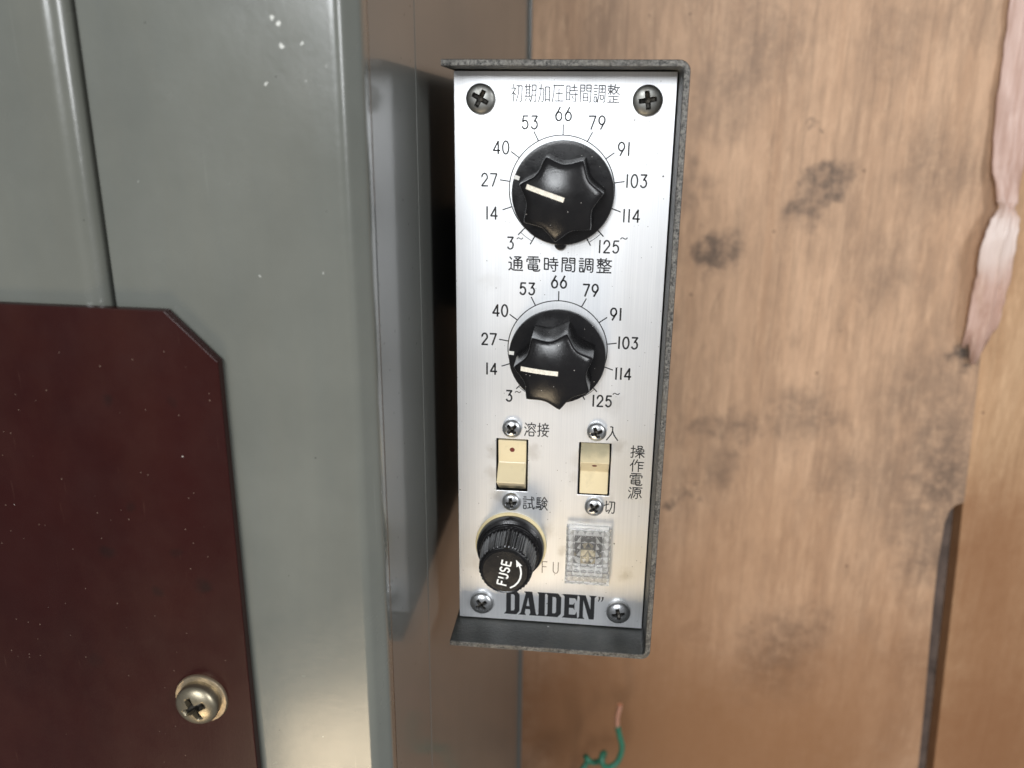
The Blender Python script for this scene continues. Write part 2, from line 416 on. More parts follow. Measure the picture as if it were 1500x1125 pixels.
# ------------------------------------------------------------------ the wall behind
BACK = -350.0
PLYT = 12.0
def slab(poly, z0, z1, name, mat, label, cat):
    v, f = prism(poly, z0, z1)
    o = mesh(name, v, f, mat)
    bevel(o, 0.8)
    return tag(o, label, cat)
edge_line = [(291.6, 61.5), (303.2, -62.8), (309, -146), (316, -248), (321, -326), (334.8, -518.5)]
top = (284.5, 260.0); bot = (352, -760)
rj = random.Random(11)
notch = [(318.0, -279.0), (312.5, -281.5), (308.5, -286.0), (307.0, -297.0), (307.5, -330.0), (309.5, -365.0), (313.5, -410.0), (317.0, -455.0), (321.5, -518.0), (328.0, -600.0), (337.0, -760.0)]
notch = [(x + rj.uniform(-.5, .5), y) for x, y in notch]
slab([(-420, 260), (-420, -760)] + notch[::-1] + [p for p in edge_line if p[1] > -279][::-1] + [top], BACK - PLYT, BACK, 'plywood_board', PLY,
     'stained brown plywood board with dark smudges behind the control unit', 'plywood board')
slab([(288, 260), (312, -270), (319.0, -279.5), (322.6, -326), (335.4, -518.5), (353, -760), (900, -760), (900, 260)], BACK - PLYT - 8, BACK - 4.5, 'rough_plywood_board', PLY2,
     'lighter rough plywood board beyond the leaning edge of the stained board', 'plywood board')
v, f = box_vf(-420, 900, -760, 260, BACK - 40, BACK - 22)
tag(mesh('wall', v, f, BATTEN), kind='structure')

# torn veneer strip
def strip_rows(L, R, zs, bulge, nx=8):
    v, f = [], []
    for (a, b, z) in zip(L, R, zs):
        for i in range(nx + 1):
            t = i / nx
            v.append((a[0] + (b[0] - a[0]) * t, a[1] + (b[1] - a[1]) * t, z + bulge * math.sin(math.pi * t) + 0.6 * math.sin(9 * t + a[1] * .12)))
    for j in range(len(zs) - 1):
        for i in range(nx):
            a = j * (nx + 1) + i
            f.append((a + nx + 1, a + nx + 2, a + 1, a))
    return v, f
LL = [(283.0, 130), (285.4, 72), (286.7, 60.7), (288.2, 28), (289.2, -2.8), (291.8, -36.4), (298.3, -58.8), (300.0, -63.5), (296.2, -71.2), (291.8, -85.6), (292.9, -107.6), (293.4, -126.2), (293.9, -145.3)]
RR = [(306.0, 130), (307.5, 72), (307.7, 60.6), (310.5, 28), (311.8, -2.7), (311.9, -36.1), (310.4, -60.3), (309.0, -64.0), (313.2, -70.8), (314.1, -85.1), (314.6, -107), (314.5, -125.6), (314.3, -144.6)]
ZZ = [BACK + 2, BACK + 2.5, BACK + 3, BACK + 3.5, BACK + 4, BACK + 6, BACK + 9, BACK + 10, BACK + 10, BACK + 12, BACK + 11, BACK + 9, BACK + 7]
def dens(P, k=4):
    out = []
    for i in range(len(P) - 1):
        out += [tuple(P[i][c] + (P[i + 1][c] - P[i][c]) * q / k for c in range(len(P[i]))) for q in range(k)]
    return out + [P[-1]]
rj = random.Random(3)
LL = [(x + rj.uniform(-.7, .7), y) for x, y in dens(LL)]; RR = [(x + rj.uniform(-.7, .7), y) for x, y in dens(RR)]
ZZ = [z[0] for z in dens([(z,) for z in ZZ])]
NXS = 20
v, f = strip_rows(LL, RR, ZZ, 1.6, NXS)
fold = [rj.uniform(-.55, .55) for _ in range(NXS + 1)]
v = [(x, y, z + fold[i % (NXS + 1)] * (1.0 if y < -60 else .5)) for i, (x, y, z) in enumerate(v)]
base = len(v) - (NXS + 1)
for i in range(NXS + 1):
    t = i / NXS
    x, y, z = v[base + i]
    d = -14.5 - 15 * max(0, 1 - abs(t - .48) / .24) if t > .2 else -15.0 + 30 * abs(t - .08)
    if t > .72: d = -14.5 + 13 * (t - .72) / .28
    v.append((x + 0.4, y + d + rj.uniform(-2.2, 2.2), z - 4.0))
for i in range(NXS):
    f.append((len(v) - NXS - 1 + i, len(v) - NXS + i, base + i + 1, base + i))
o = mesh('torn_veneer_strip', v, f, TAPE, smooth=True, angle=50)
sm = o.modifiers.new('thickness', 'SOLIDIFY'); sm.thickness = 0.0008; sm.offset = 0
tag(o, 'torn pale pink veneer strip twisted at its neck, peeling off the plywood edge', 'veneer strip')

# ------------------------------------------------------------------ the cabinet
X0, FZ = -8.82, 63.0
YT, YB = 190.0, -800.0
SEAM_Z = 8.0
cab = empty('machine_cabinet', (-90, YB, -130), 'grey green enamelled steel machine cabinet with a rounded vertical corner', 'cabinet')
def rounded(pts, r, n=8):
    """round the corners of an open (x, z) path; r per inner corner."""
    out = [pts[0]]
    for i in range(1, len(pts) - 1):
        p, a, b = Vector(pts[i]), Vector(pts[i - 1]), Vector(pts[i + 1])
        ri = r[i - 1] if isinstance(r, (list, tuple)) else r
        if ri <= 0: out.append(tuple(p)); continue
        u, w = (a - p).normalized(), (b - p).normalized()
        ang = u.angle(w); d = ri / math.tan(ang / 2)
        c = p + (u + w).normalized() * (ri / math.sin(ang / 2))
        s, e = p + u * d, p + w * d
        a0 = math.atan2(s.y - c.y, s.x - c.x); a1 = math.atan2(e.y - c.y, e.x - c.x)
        da = (a1 - a0 + math.pi) % (2 * math.pi) - math.pi
        if (a - s).length > 1.2: out.append(tuple(s + u * .5))
        out += [(c.x + ri * math.cos(a0 + da * k / n), c.y + ri * math.sin(a0 + da * k / n)) for k in range(n + 1)]
        if (b - e).length > 1.2: out.append(tuple(e + w * .5))
    out.append(pts[-1])
    return out
def sheet(name, path, mat, parent, thick, origin, smooth=True):
    p0, p1 = Vector(path[0]), Vector(path[1]); q0, q1 = Vector(path[-1]), Vector(path[-2])
    path = [path[0], tuple(p0 + (p1 - p0) * min(.4, 1.2 / (p1 - p0).length))] + list(path[1:-1]) + [tuple(q0 + (q1 - q0) * min(.4, 1.2 / (q1 - q0).length)), path[-1]]
    v, f = extrude_xz(path, YB, YT, 1)
    o = mesh(name, v, f, mat, parent, origin, smooth=smooth, angle=35)
    m = o.modifiers.new('sheet', 'SOLIDIFY'); m.thickness = thick * MM; m.offset = -1
    return o
# corner post: front face, double bend, glossy side up to the seam (front part in satin paint, side in gloss)
bend = rounded([(-69.0, FZ - 14), (-69.0, FZ), (-12.6, FZ), (X0 - .05, FZ - 4.6), (X0, FZ - 9)], [0.9, 3.2, 3.6], 7)
sheet('corner_post_face', bend, PAINT, cab, 1.4, (-69, YB, FZ))
sheet('side_panel', [(X0, FZ - 9.0), (X0, SEAM_Z + 1.0), (X0 - 3.0, SEAM_Z - 0.2)], SIDE, cab, 1.4, (X0, YB, SEAM_Z), smooth=False)
sheet('rear_side_panel', rounded([(X0 - 4.0, SEAM_Z - 0.6), (X0 - 0.25, SEAM_Z - 0.6), (X0 - 0.25, -331.5)], [0.8], 5), SIDE, cab, 1.4, (X0, YB, -331))
sheet('rear_lip', rounded([(X0 - 0.25, -331.6), (X0 + 1.7, -331.6), (X0 + 1.7, -338), (X0 - 12, -338)], [0.5, 0.7], 4), SIDE, cab, 1.0, (X0, YB, -335))
# door with its rolled edge
sheet('door', rounded([(-320, FZ + .6), (-70.9, FZ + .6), (-70.9, FZ - 14)], [5.2], 10), PAINT, cab, 1.4, (-195, YB, FZ))
v, f = box_vf(-76, -64, YB, YT, FZ - 18, FZ - 14)
mesh('door_gap_backing', v, f, DARK, cab, (-70, YB, FZ - 16))
# dark red cover plate
PZ = 66.2
v, f = prism([(-150, -54.0), (-55.5, -54.8), (-43.9, -66.4), (-44.6, -240), (-150, -240)], FZ + 0.65, PZ)
plate = bevel(mesh('cover_plate', v, f, RED, cab, (-97, -240, PZ)), 0.25)
plate['label'] = 'dark red laminate cover plate with a chamfered corner'

# ------------------------------------------------------------------ screws
def screw_vf(R, H, arm, armw, depth, N=46, rimh=0.35, seed=0):
    """pan head with a pressed cross recess, on a square grid folded to a disc; base at z=0."""
    v, f, dd = [], [], []
    for j in range(N + 1):
        for i in range(N + 1):
            a, b = 2 * i / N - 1, 2 * j / N - 1
            x, y = a * math.sqrt(1 - b * b / 2), b * math.sqrt(1 - a * a / 2)
            r = min(1.0, math.hypot(x, y))
            z = H * (rimh + (1 - rimh) * math.sqrt(max(0.0, 1 - (r * .985) ** 2.4)))
            X, Y = x * R, y * R
            dep = 0.0
            for p, q in ((abs(X), abs(Y)), (abs(Y), abs(X))):
                wloc = armw * (1.0 - 0.18 * p / arm)
                if p < arm and q < wloc:
                    e = min(1.0, (arm - p) / (arm * .16)) * min(1.0, (wloc - q) / (armw * .35) + .35)
                    dep = max(dep, depth * e * (1 - .55 * p / arm))
            if math.hypot(X, Y) < armw * 1.25: dep = max(dep, depth * .9)
            v.append((X, Y, z - dep)); dd.append(dep)
    for j in range(N):
        for i in range(N):
            a = j * (N + 1) + i
            f.append((a, a + 1, a + N + 2, a + N + 1))
    ring = [i for i in range(N + 1)] + [(j * (N + 1) + N) for j in range(1, N + 1)] + [N * (N + 1) + i for i in range(N - 1, -1, -1)] + [j * (N + 1) for j in range(N - 1, 0, -1)]
    n0 = len(v); m = len(ring)
    for k in ring: v.append((v[k][0], v[k][1], -0.3))
    for k in range(m):
        a, b = ring[k], ring[(k + 1) % m]
        f.append((n0 + k, n0 + (k + 1) % m, b, a))
    mids = [1 if sum(dd[q] if q < len(dd) else 0.0 for q in g) / len(g) > depth * .3 else 0 for g in f]
    return v, f, mids
GRIME = m_steel('grimy_recess_steel', (0.05, 0.047, 0.042), 0.45, 0.8)
def screw(proto, mat, parent, pos, ang, name='screw'):
    if isinstance(proto, tuple):
        vv, ff, mi = proto
        me = bpy.data.meshes.new(name)
        me.from_pydata([V(*q) for q in vv], [], ff)
        me.polygons.foreach_set('use_smooth', [True] * len(me.polygons))
        me.set_sharp_from_angle(angle=math.radians(48)); me.materials.append(mat); me.materials.append(GRIME)
        me.polygons.foreach_set('material_index', mi); me.update()
        proto = me
    o = bpy.data.objects.new(name, proto); COL.objects.link(o)
    place(o, parent, pos)
    o.rotation_euler = (0, -math.radians(ang), 0)
    return proto
# plate screw + washer
v, f = lathe(-57.6, -159.2, [(7.1, PZ - .1), (7.1, PZ + .7), (6.9, PZ + .95), (3, PZ + .95)], 56)
mesh('washer', v, f, WASHER, plate, (-57.6, -159.2, PZ), smooth=True, angle=40)
screw(screw_vf(5.7, 4.3, 3.3, 0.9, 3.2, rimh=.42), BRASS, plate, (-57.6, -159.2, PZ + 1.0), 28)

# ------------------------------------------------------------------ the control unit
W, H = 61.0, 173.0
G, TH, FD, BD = 0.36, 1.7, 13.8, -122.0
unit = empty('control_unit', (30, -H - 2, 0), 'narrow control unit with brushed aluminium faceplate in a dark grey steel housing', 'control unit')
# housing: channel wrapped round top, right and bottom
inner = rounded([(-0.9, G), (W + G, G), (W + G, -H - G), (-0.9, -H - G)], 1.2, 6)
outer = rounded([(-0.9, G + TH), (W + G + TH, G + TH), (W + G + TH, -H - G - TH), (-0.9, -H - G - TH)], 2.9, 6)
n = len(inner)
zl = [BD] + [BD + (FD - BD) * k / 12 for k in range(1, 12)] + [FD - 0.25, FD]
v, f, mi = [], [], []
for z in zl:
    dz = 0.18 if z == FD else 0.0
    for k in range(n):
        a, b = Vector(inner[k]), Vector(outer[k]); d = (b - a).normalized() * dz
        v.append((a.x + d.x, a.y + d.y, z))
    for k in range(n):
        a, b = Vector(inner[k]), Vector(outer[k]); d = (b - a).normalized() * dz
        v.append((b.x - d.x, b.y - d.y, z))
for j in range(len(zl) - 1):
    s, e = j * 2 * n, (j + 1) * 2 * n
    last = 1 if j == len(zl) - 2 else 0
    for k in range(n - 1):
        f.append((s + k + 1, s + k, e + k, e + k + 1)); mi.append(last)
        f.append((s + n + k, s + n + k + 1, e + n + k + 1, e + n + k)); mi.append(last)
    f.append((s, s + n, e + n, e)); mi.append(1)
    f.append((s + 2 * n - 1, s + n - 1, e + n - 1, e + 2 * n - 1)); mi.append(1)
e = (len(zl) - 1) * 2 * n
for k in range(n - 1):
    f.append((e + k, e + n + k, e + n + k + 1, e + k + 1)); mi.append(1)
    f.append((n + k, k, k + 1, n + k + 1)); mi.append(0)
mesh('housing', v, f, [HOUS, EDGE], unit, (30, -H - 2, 0), smooth=True, mids=mi, angle=35)
v, f = box_vf(0.5, W + .3, -H - .3, G - .05, BD + 1, BD + 3)
mesh('housing_back', v, f, HOUS, unit, (30, -H, BD))
v, f = box_vf(X0 - .4, 1.0, -92, -48, -119, -116)
mesh('mounting_tab', v, f, DARK, unit, (-4, -70, -117))
v, f = box_vf(0.2, 1.6, -H - .3, G - .05, BD + 3, -1.4)
mesh('housing_inner_side', v, f, DARK, unit, (1, -H, -60))
# faceplate with switch openings and a lamp opening
SW = [(12.3, 22.25), (38.2, 48.15)]
SY = (-125.6, -107.9)
LX, LY = (35.0, 49.6), (-156.4, -136.0)
xs = sorted({0, W, 12.3, 22.25, 38.2, 48.15, LX[0] + .6, LX[1] - .6})
ys = sorted({0, -H, SY[0], SY[1], LY[0] + .6, LY[1] - .6}, reverse=True)
hole = lambda x, y: (any(a < x < b for a, b in SW) and SY[0] < y < SY[1]) or (LX[0] + .6 < x < LX[1] - .6 and LY[0] + .6 < y < LY[1] - .6)
v, f, idx = [], [], {}
def vid(x, y):
    if (x, y) not in idx: idx[(x, y)] = len(v); v.append((x, y, 0.0))
    return idx[(x, y)]
for j in range(len(ys) - 1):
    for i in range(len(xs) - 1):
        if hole((xs[i] + xs[i + 1]) / 2, (ys[j] + ys[j + 1]) / 2): continue
        f.append((vid(xs[i], ys[j + 1]), vid(xs[i + 1], ys[j + 1]), vid(xs[i + 1], ys[j]), vid(xs[i], ys[j])))
face = mesh('faceplate', v, f, ALU, unit, (0, 0, 0))
m = face.modifiers.new('sheet', 'SOLIDIFY'); m.thickness = 1.2 * MM; m.offset = -1
bevel(face, 0.14, 2, 60)
face['label'] = 'brushed aluminium faceplate printed with two dials and captions'

# ---------------------------------------------------------------- lettering
def soften(pts, r):
    out = [pts[0]]
    for i in range(1, len(pts) - 1):
        p, a, b = Vector(pts[i]), Vector(pts[i - 1]), Vector(pts[i + 1])
        u, w = a - p, b - p
        if u.length < 1e-6 or w.length < 1e-6: continue
        if u.angle(w) > 2.7: out.append(tuple(p)); continue
        s, e = p + u.normalized() * min(r, u.length * .45), p + w.normalized() * min(r, w.length * .45)
        for k in range(4):
            t = k / 3
            q = s * (1 - t) ** 2 + p * 2 * t * (1 - t) + e * t * t
            out.append(tuple(q))
    out.append(pts[-1])
    return out
def ribbon(pts, w, v, f, z):
    pts = [Vector(q) for q in pts]
    pts = [q for i, q in enumerate(pts) if i == 0 or (q - pts[i - 1]).length > 1e-5]
    closed = (pts[0] - pts[-1]).length < 1e-4 and len(pts) > 3
    n = len(pts)
    if n < 2: return
    h = w / 2
    if not closed:
        pts[0] = pts[0] + (pts[0] - pts[1]).normalized() * h * .6
        pts[-1] = pts[-1] + (pts[-1] - pts[-2]).normalized() * h * .6
    base = len(v)
    for i in range(n):
        if closed:
            a = pts[i - 1] if i > 0 else pts[n - 2]
            b = pts[i + 1] if i < n - 1 else pts[1]
        else:
            a = pts[max(i - 1, 0)]; b = pts[min(i + 1, n - 1)]
        d1 = (pts[i] - a); d2 = (b - pts[i])
        if d1.length < 1e-7: d1 = d2
        if d2.length < 1e-7: d2 = d1
        d1, d2 = d1.normalized(), d2.normalized()
        t = d1 + d2
        t = d1 if t.length < 1e-4 else t.normalized()
        nn = Vector((-t.y, t.x))
        k = h / max(0.45, nn.dot(Vector((-d1.y, d1.x))))
        v.append((pts[i].x + nn.x * k, pts[i].y + nn.y * k, z)); v.append((pts[i].x - nn.x * k, pts[i].y - nn.y * k, z))
    for i in range(n - 1):
        a = base + 2 * i
        f.append((a + 1, a + 3, a + 2, a))
YAN = [[(8, 6), (28, 6)], [(2, 22), (34, 22)], [(6, 38), (30, 38)], [(6, 54), (30, 54)], [(7, 68), (7, 95), (29, 95), (29, 68), (7, 68)]]
TE = [[(4, 24), (34, 24)], [(19, 2), (19, 90), (13, 97), (5, 94)], [(3, 62), (34, 50)]]
SUI = [[(10, 6), (20, 17)], [(3, 33), (15, 43)], [(4, 96), (21, 60)]]
K = {
 '初': [[(24, 2), (24, 17)], [(4, 23), (42, 23), (6, 60)], [(24, 42), (24, 98)], [(29, 50), (42, 62)], [(48, 10), (93, 10), (91, 82), (85, 96), (72, 93)], [(67, 10), (65, 50), (44, 97)]],
 '期': [[(4, 15), (52, 15)], [(14, 2), (14, 67)], [(42, 2), (42, 67)], [(14, 32), (42, 32)], [(14, 49), (42, 49)], [(2, 67), (54, 67)], [(18, 75), (4, 97)], [(37, 75), (50, 94)], [(64, 6), (62, 60), (54, 97)], [(64, 6), (95, 6), (95, 90), (89, 97), (79, 94)], [(64, 34), (95, 34)], [(63, 60), (95, 60)]],
 '加': [[(5, 25), (46, 25), (44, 84), (40, 96), (29, 93)], [(24, 3), (22, 50), (4, 97)], [(60, 16), (60, 94)], [(60, 16), (94, 16), (94, 94)], [(60, 85), (94, 85)]],
 '圧': [[(14, 7), (97, 7)], [(18, 7), (16, 50), (4, 97)], [(58, 26), (58, 91)], [(32, 50), (88, 50)], [(23, 91), (97, 91)]],
 '時': [[(8, 10), (8, 84)], [(8, 10), (34, 10), (34, 84)], [(8, 47), (34, 47)], [(8, 84), (34, 84)], [(46, 17), (93, 17)], [(69, 2), (69, 35)], [(41, 35), (99, 35)], [(42, 55), (99, 55)], [(83, 43), (83, 90), (77, 97), (64, 95)], [(53, 64), (63, 79)]],
 '間': [[(8, 5), (8, 98)], [(8, 5), (42, 5), (42, 37), (8, 37)], [(8, 21), (42, 21)], [(58, 5), (58, 37), (93, 37)], [(58, 5), (93, 5), (93, 90), (87, 97), (76, 95)], [(58, 21), (93, 21)], [(31, 51), (31, 89), (69, 89), (69, 51), (31, 51)], [(31, 70), (69, 70)]],
 '調': YAN + [[(46, 7), (45, 60), (36, 97)], [(46, 7), (95, 7), (95, 90), (89, 97), (80, 95)], [(56, 25), (85, 25)], [(70, 14), (70, 43)], [(54, 43), (87, 43)], [(58, 58), (58, 81), (82, 81), (82, 58), (58, 58)]],
 '整': [[(3, 11), (51, 11)], [(27, 1), (27, 56)], [(10, 22), (10, 36), (44, 36), (44, 22), (10, 22)], [(26, 36), (5, 53)], [(29, 38), (49, 50)], [(64, 1), (52, 29)], [(58, 17), (99, 17)], [(87, 17), (78, 37), (52, 55)], [(62, 26), (76, 44), (99, 55)], [(10, 65), (91, 65)], [(51, 65), (51, 96)], [(51, 80), (84, 80)], [(24, 77), (24, 96)], [(3, 96), (98, 96)]],
 '通': [[(11, 7), (23, 21)], [(3, 43), (20, 43), (20, 80), (5, 95)], [(20, 82), (34, 95), (99, 96)], [(42, 5), (89, 5), (66, 21)], [(51, 14), (70, 25)], [(40, 29), (40, 85)], [(40, 29), (93, 29), (93, 78), (83, 83)], [(40, 46), (93, 46)], [(40, 63), (93, 63)], [(66, 29), (66, 83)]],
 '電': [[(16, 3), (84, 3)], [(8, 36), (8, 18), (94, 18), (92, 36)], [(50, 3), (50, 48)], [(23, 30), (39, 30)], [(23, 44), (39, 44)], [(61, 30), (77, 30)], [(61, 44), (77, 44)], [(18, 57), (18, 87), (81, 87), (81, 57), (18, 57)], [(18, 72), (81, 72)], [(50, 57), (50, 90), (56, 98), (90, 98), (96, 88)]],
 '溶': SUI + [[(62, 1), (62, 13)], [(31, 28), (31, 14), (95, 14), (95, 28)], [(50, 24), (36, 41)], [(75, 24), (91, 41)], [(62, 36), (27, 69)], [(62, 36), (99, 69)], [(42, 69), (42, 96), (83, 96), (83, 69), (42, 69)]],
 '接': TE + [[(67, 1), (67, 13)], [(42, 14), (95, 14)], [(52, 20), (56, 36)], [(85, 18), (78, 36)], [(38, 38), (99, 38)], [(62, 42), (46, 74), (91, 97)], [(38, 58), (99, 58)], [(83, 58), (70, 82), (40, 97)]],
 '試': YAN + [[(40, 25), (99, 25)], [(44, 54), (71, 54)], [(57, 54), (57, 85)], [(40, 91), (75, 82)], [(76, 2), (80, 60), (90, 96), (99, 94), (99, 80)], [(86, 5), (95, 15)]],
 '験': [[(10, 7), (10, 58)], [(10, 7), (43, 7)], [(10, 24), (40, 24)], [(10, 41), (40, 41)], [(26, 7), (26, 58)], [(10, 58), (44, 58), (42, 91), (36, 98), (30, 95)], [(4, 72), (2, 89)], [(14, 72), (15, 85)], [(23, 72), (25, 83)], [(31, 70), (34, 80)], [(72, 1), (48, 35)], [(72, 1), (99, 35)], [(58, 32), (87, 32)], [(54, 45), (54, 67), (90, 67), (90, 45), (54, 45)], [(72, 32), (72, 67), (46, 98)], [(72, 67), (99, 98)]],
 '入': [[(34, 5), (52, 5), (52, 30), (42, 56), (6, 96)], [(52, 32), (66, 62), (96, 96)]],
 '切': [[(2, 39), (41, 27)], [(20, 5), (20, 80), (26, 86), (41, 72)], [(46, 11), (93, 11), (91, 85), (85, 97), (70, 93)], [(68, 11), (66, 50), (42, 97)]],
 '操': TE + [[(52, 4), (52, 22), (82, 22), (82, 4), (52, 4)], [(41, 31), (41, 49), (62, 49), (62, 31), (41, 31)], [(73, 31), (73, 49), (95, 49), (95, 31), (73, 31)], [(36, 61), (99, 61)], [(67, 50), (67, 99)], [(66, 62), (38, 91)], [(68, 62), (99, 91)]],
 '作': [[(30, 2), (22, 27), (4, 51)], [(22, 29), (22, 98)], [(54, 2), (36, 41)], [(46, 22), (99, 22)], [(64, 22), (64, 98)], [(64, 46), (95, 46)], [(64, 70), (95, 70)]],
 '源': SUI + [[(32, 7), (99, 7)], [(36, 7), (34, 50), (24, 97)], [(64, 9), (58, 22)], [(48, 22), (48, 54), (89, 54), (89, 22), (48, 22)], [(48, 38), (89, 38)], [(68, 54), (68, 90), (62, 97), (55, 95)], [(51, 64), (40, 87)], [(83, 64), (97, 87)]],
 '0': [arc(50, 50, 44, 50, 90, 450, 24)],
 '1': [[(50, 0), (50, 100)]],
 '2': [arc(50, 29, 40, 29, 200, 340, 8)[:1] + arc(50, 30, 40, 30, 190, 380, 14) + [(8, 99), (94, 99)]],
 '3': [[(10, 2), (88, 2), (48, 40)] + arc(46, 68, 43, 31, -80, 150, 16)],
 '4': [[(74, 100), (74, 2), (4, 74), (98, 74)]],
 '5': [[(88, 2), (24, 2), (14, 46)] + arc(47, 67, 42, 32, -125, 150, 16)],
 '6': [[(66, 0), (22, 48)] + arc(50, 68, 42, 32, 200, -150, 22) + [(14, 52)]],
 '7': [[(4, 2), (95, 2), (34, 100)]],
 '9': [[(36, 100), (80, 52)] + arc(50, 32, 42, 32, 20, -330, 22) + [(86, 48)]],
 '~': [[(0, 62), (18, 40), (38, 42), (62, 60), (82, 62), (100, 40)]],
 'F': [[(6, 100), (6, 2), (92, 2)], [(6, 46), (76, 46)]],
 'U': [[(6, 2), (6, 72)] + arc(50, 70, 44, 28, 180, 0, 10) + [(94, 2)]],
 'S': [arc(50, 26, 42, 25, -30, -270, 10) + arc(50, 75, 44, 24, -90, 150, 12)],
 'E': [[(95, 2), (8, 2), (8, 98), (95, 98)], [(8, 49), (80, 49)]],
}
def text_part(name, s, cx, cy, w, h, adv, sw, mat, parent, z=0.03, vertical=False, ang=0.0, soft=7.0, origin0=None, narrow1=True):
    """strokes of the string s centred on (cx, cy), one flat mesh a hair above the plate."""
    v, f = [], []
    wd = [(0.55 if (c == '1' and narrow1) else 1.0) for c in s]
    tot = sum(adv * k for k in wd) - (adv - w)
    x = -tot / 2; ca, sa = math.cos(math.radians(ang)), math.sin(math.radians(ang))
    k = 0
    for i, c in enumerate(s):
        if vertical: bx, by = -w / 2, (len(s) - 1) / 2 * adv - i * adv + h / 2
        else: bx, by = x - (0.22 * adv if wd[i] < 1 else 0), h / 2
        for st in K[c]:
            closed = st[0] == st[-1]
            pts = soften([(a / 100 * w, -b / 100 * h) for a, b in st], soft / 100 * min(w, h))
            if closed: pts = pts[:-1] + [pts[0]]
            pts = [(bx + a, by + b) for a, b in pts]
            pts = [(cx + a * ca - b * sa, cy + a * sa + b * ca) for a, b in pts]
            ribbon(pts, sw, v, f, z + 0.0015 * (k % 12)); k += 1
        x += adv * wd[i]
    return mesh(name, v, f, mat, parent, (cx, cy, z))
text_part('caption_print', '初期加圧時間調整', 30.8, -5.75, 3.35, 4.8, 3.78, 0.30, INK_THIN, face)
text_part('caption_print', '通電時間調整', 30.6, -52.8, 4.3, 4.3, 5.15, 0.40, INK, face)
text_part('caption_print', '溶接', 24.85, -104.4, 3.6, 4.6, 4.05, 0.34, INK, face)
text_part('caption_print', '入', 48.2, -104.5, 3.8, 4.8, 4, 0.38, INK, face)
text_part('caption_print', '試験', 24.85, -129.5, 3.7, 4.6, 4.2, 0.34, INK, face)
text_part('caption_print', '切', 48.5, -129.4, 3.6, 4.6, 4, 0.36, INK, face)
text_part('caption_print', '操作電源', 56.2, -117.1, 4.3, 4.15, 4.62, 0.35, INK, face, vertical=True)
text_part('caption_print', 'FU', 30.2, -152.3, 1.85, 4.2, 3.6, 0.26, m_plain('brown_faded_ink', (0.11, 0.085, 0.06), .5, scale=900, var=.4), face, soft=3)
DIALS = [(30.6, -31.6), (30.6, -78.4)]
NUM = [('66', 0, 20.5), ('53', -9.3, 18.2), ('79', 9.3, 18.3), ('40', -17.3, 11.4), ('91', 17.0, 11.4), ('27', -20.7, 2.5), ('103', 20.9, 2.8), ('14', -20.0, -6.8), ('114', 19.9, -6.8), ('3', -14.4, -15.3), ('125', 14.0, -15.7)]
for di, (cx, cy) in enumerate(DIALS):
    sw = 0.44 if di == 0 else 0.52
    for s, dx, dy in NUM:
        text_part('number_print', s, cx + dx, cy + dy, 1.95, 3.5, 2.6, sw, INK, face, soft=6)
    text_part('tilde_print', '~', cx - 11.7, cy - 13.9, 1.7, 1.5, 2, 0.26, INK, face)
    text_part('tilde_print', '~', cx + 18.2, cy - 13.2, 1.9, 1.6, 2, 0.28, INK, face)
    v, f = [], []
    ribbon(arc(cx, cy, 14.9, 14.9, -46 if False else 0, 360, 96), 0.30, v, f, 0.03)
    for k, a in enumerate([90, 62.8, 35.7, 8.5, -18.8, -46.0, -60.5, 117.2, 144.5, 171.8, 199.2, 226.5, 240.8]):
        r0, r1 = 14.9, 17.7
        c, s = math.cos(math.radians(a)), math.sin(math.radians(a))
        ribbon([(cx + r0 * c, cy + r0 * s), (cx + r1 * c, cy + r1 * s)], 0.34, v, f, 0.0345 + .0015 * (k % 3))
    ribbon(arc(cx, cy, 16.7, 16.7, -46.0, -60.5, 5), 0.16, v, f, 0.0400)
    ribbon(arc(cx, cy, 16.7, 16.7, 226.5, 240.8, 5), 0.16, v, f, 0.0400)
    mesh('dial_ring_print', v, f, INK, face, (cx, cy, 0.03))
# maker's logo
D = [[(-.3, 9), (2.1, 9), (2.1, 0), (-.3, 0), (.5, .9), (.5, 8.1)], [(2.1, 9), (3.9, 9), (3.0, 7.6), (2.1, 7.6)], [(3.9, 9), (5, 7.6), (3.35, 7.0), (3.0, 7.6)], [(5, 7.6), (5, 1.4), (3.35, 2), (3.35, 7.0)], [(5, 1.4), (3.9, 0), (3.0, 1.4), (3.35, 2)], [(3.9, 0), (2.1, 0), (2.1, 1.4), (3.0, 1.4)]]
A = [[(1.5, 9), (3.2, 9), (3.0, 7.0), (1.9, .9), (2.3, 0), (-.35, 0), (.5, .8), (2.1, 8.3)], [(2.6, 9), (4.3, 9), (5.6, .8), (6.2, 0), (3.3, 0), (3.75, .9), (2.9, 7.2)], [(1.9, 3.5), (3.6, 3.5), (3.8, 2.3), (1.7, 2.3)]]
I_ = [[(-.2, 9), (2.9, 9), (2.4, 8.2), (2.4, .8), (2.9, 0), (-.2, 0), (.3, .8), (.3, 8.2)]]
E_ = [D[0], [(2.1, 9), (4.9, 9), (4.6, 6.6), (4.0, 7.6), (2.1, 7.6)], [(2.1, 5.2), (3.4, 5.2), (3.9, 6.0), (3.9, 3.2), (3.4, 3.9), (2.1, 3.9)], [(2.1, 1.4), (4.1, 1.4), (4.7, 2.6), (4.9, 0), (2.1, 0)]]
N_ = [[(-.3, 9), (1.6, 9), (1.6, .9), (2.2, 0), (-.3, 0), (.35, .8), (.35, 8.2)], [(1.4, 9), (2.3, 9), (5.2, 0), (3.6, 0), (1.6, 7.0)], [(3.3, 9), (5.9, 9), (5.3, 8.2), (5.3, 0), (4.0, 2.2), (4.0, 8.2)]]
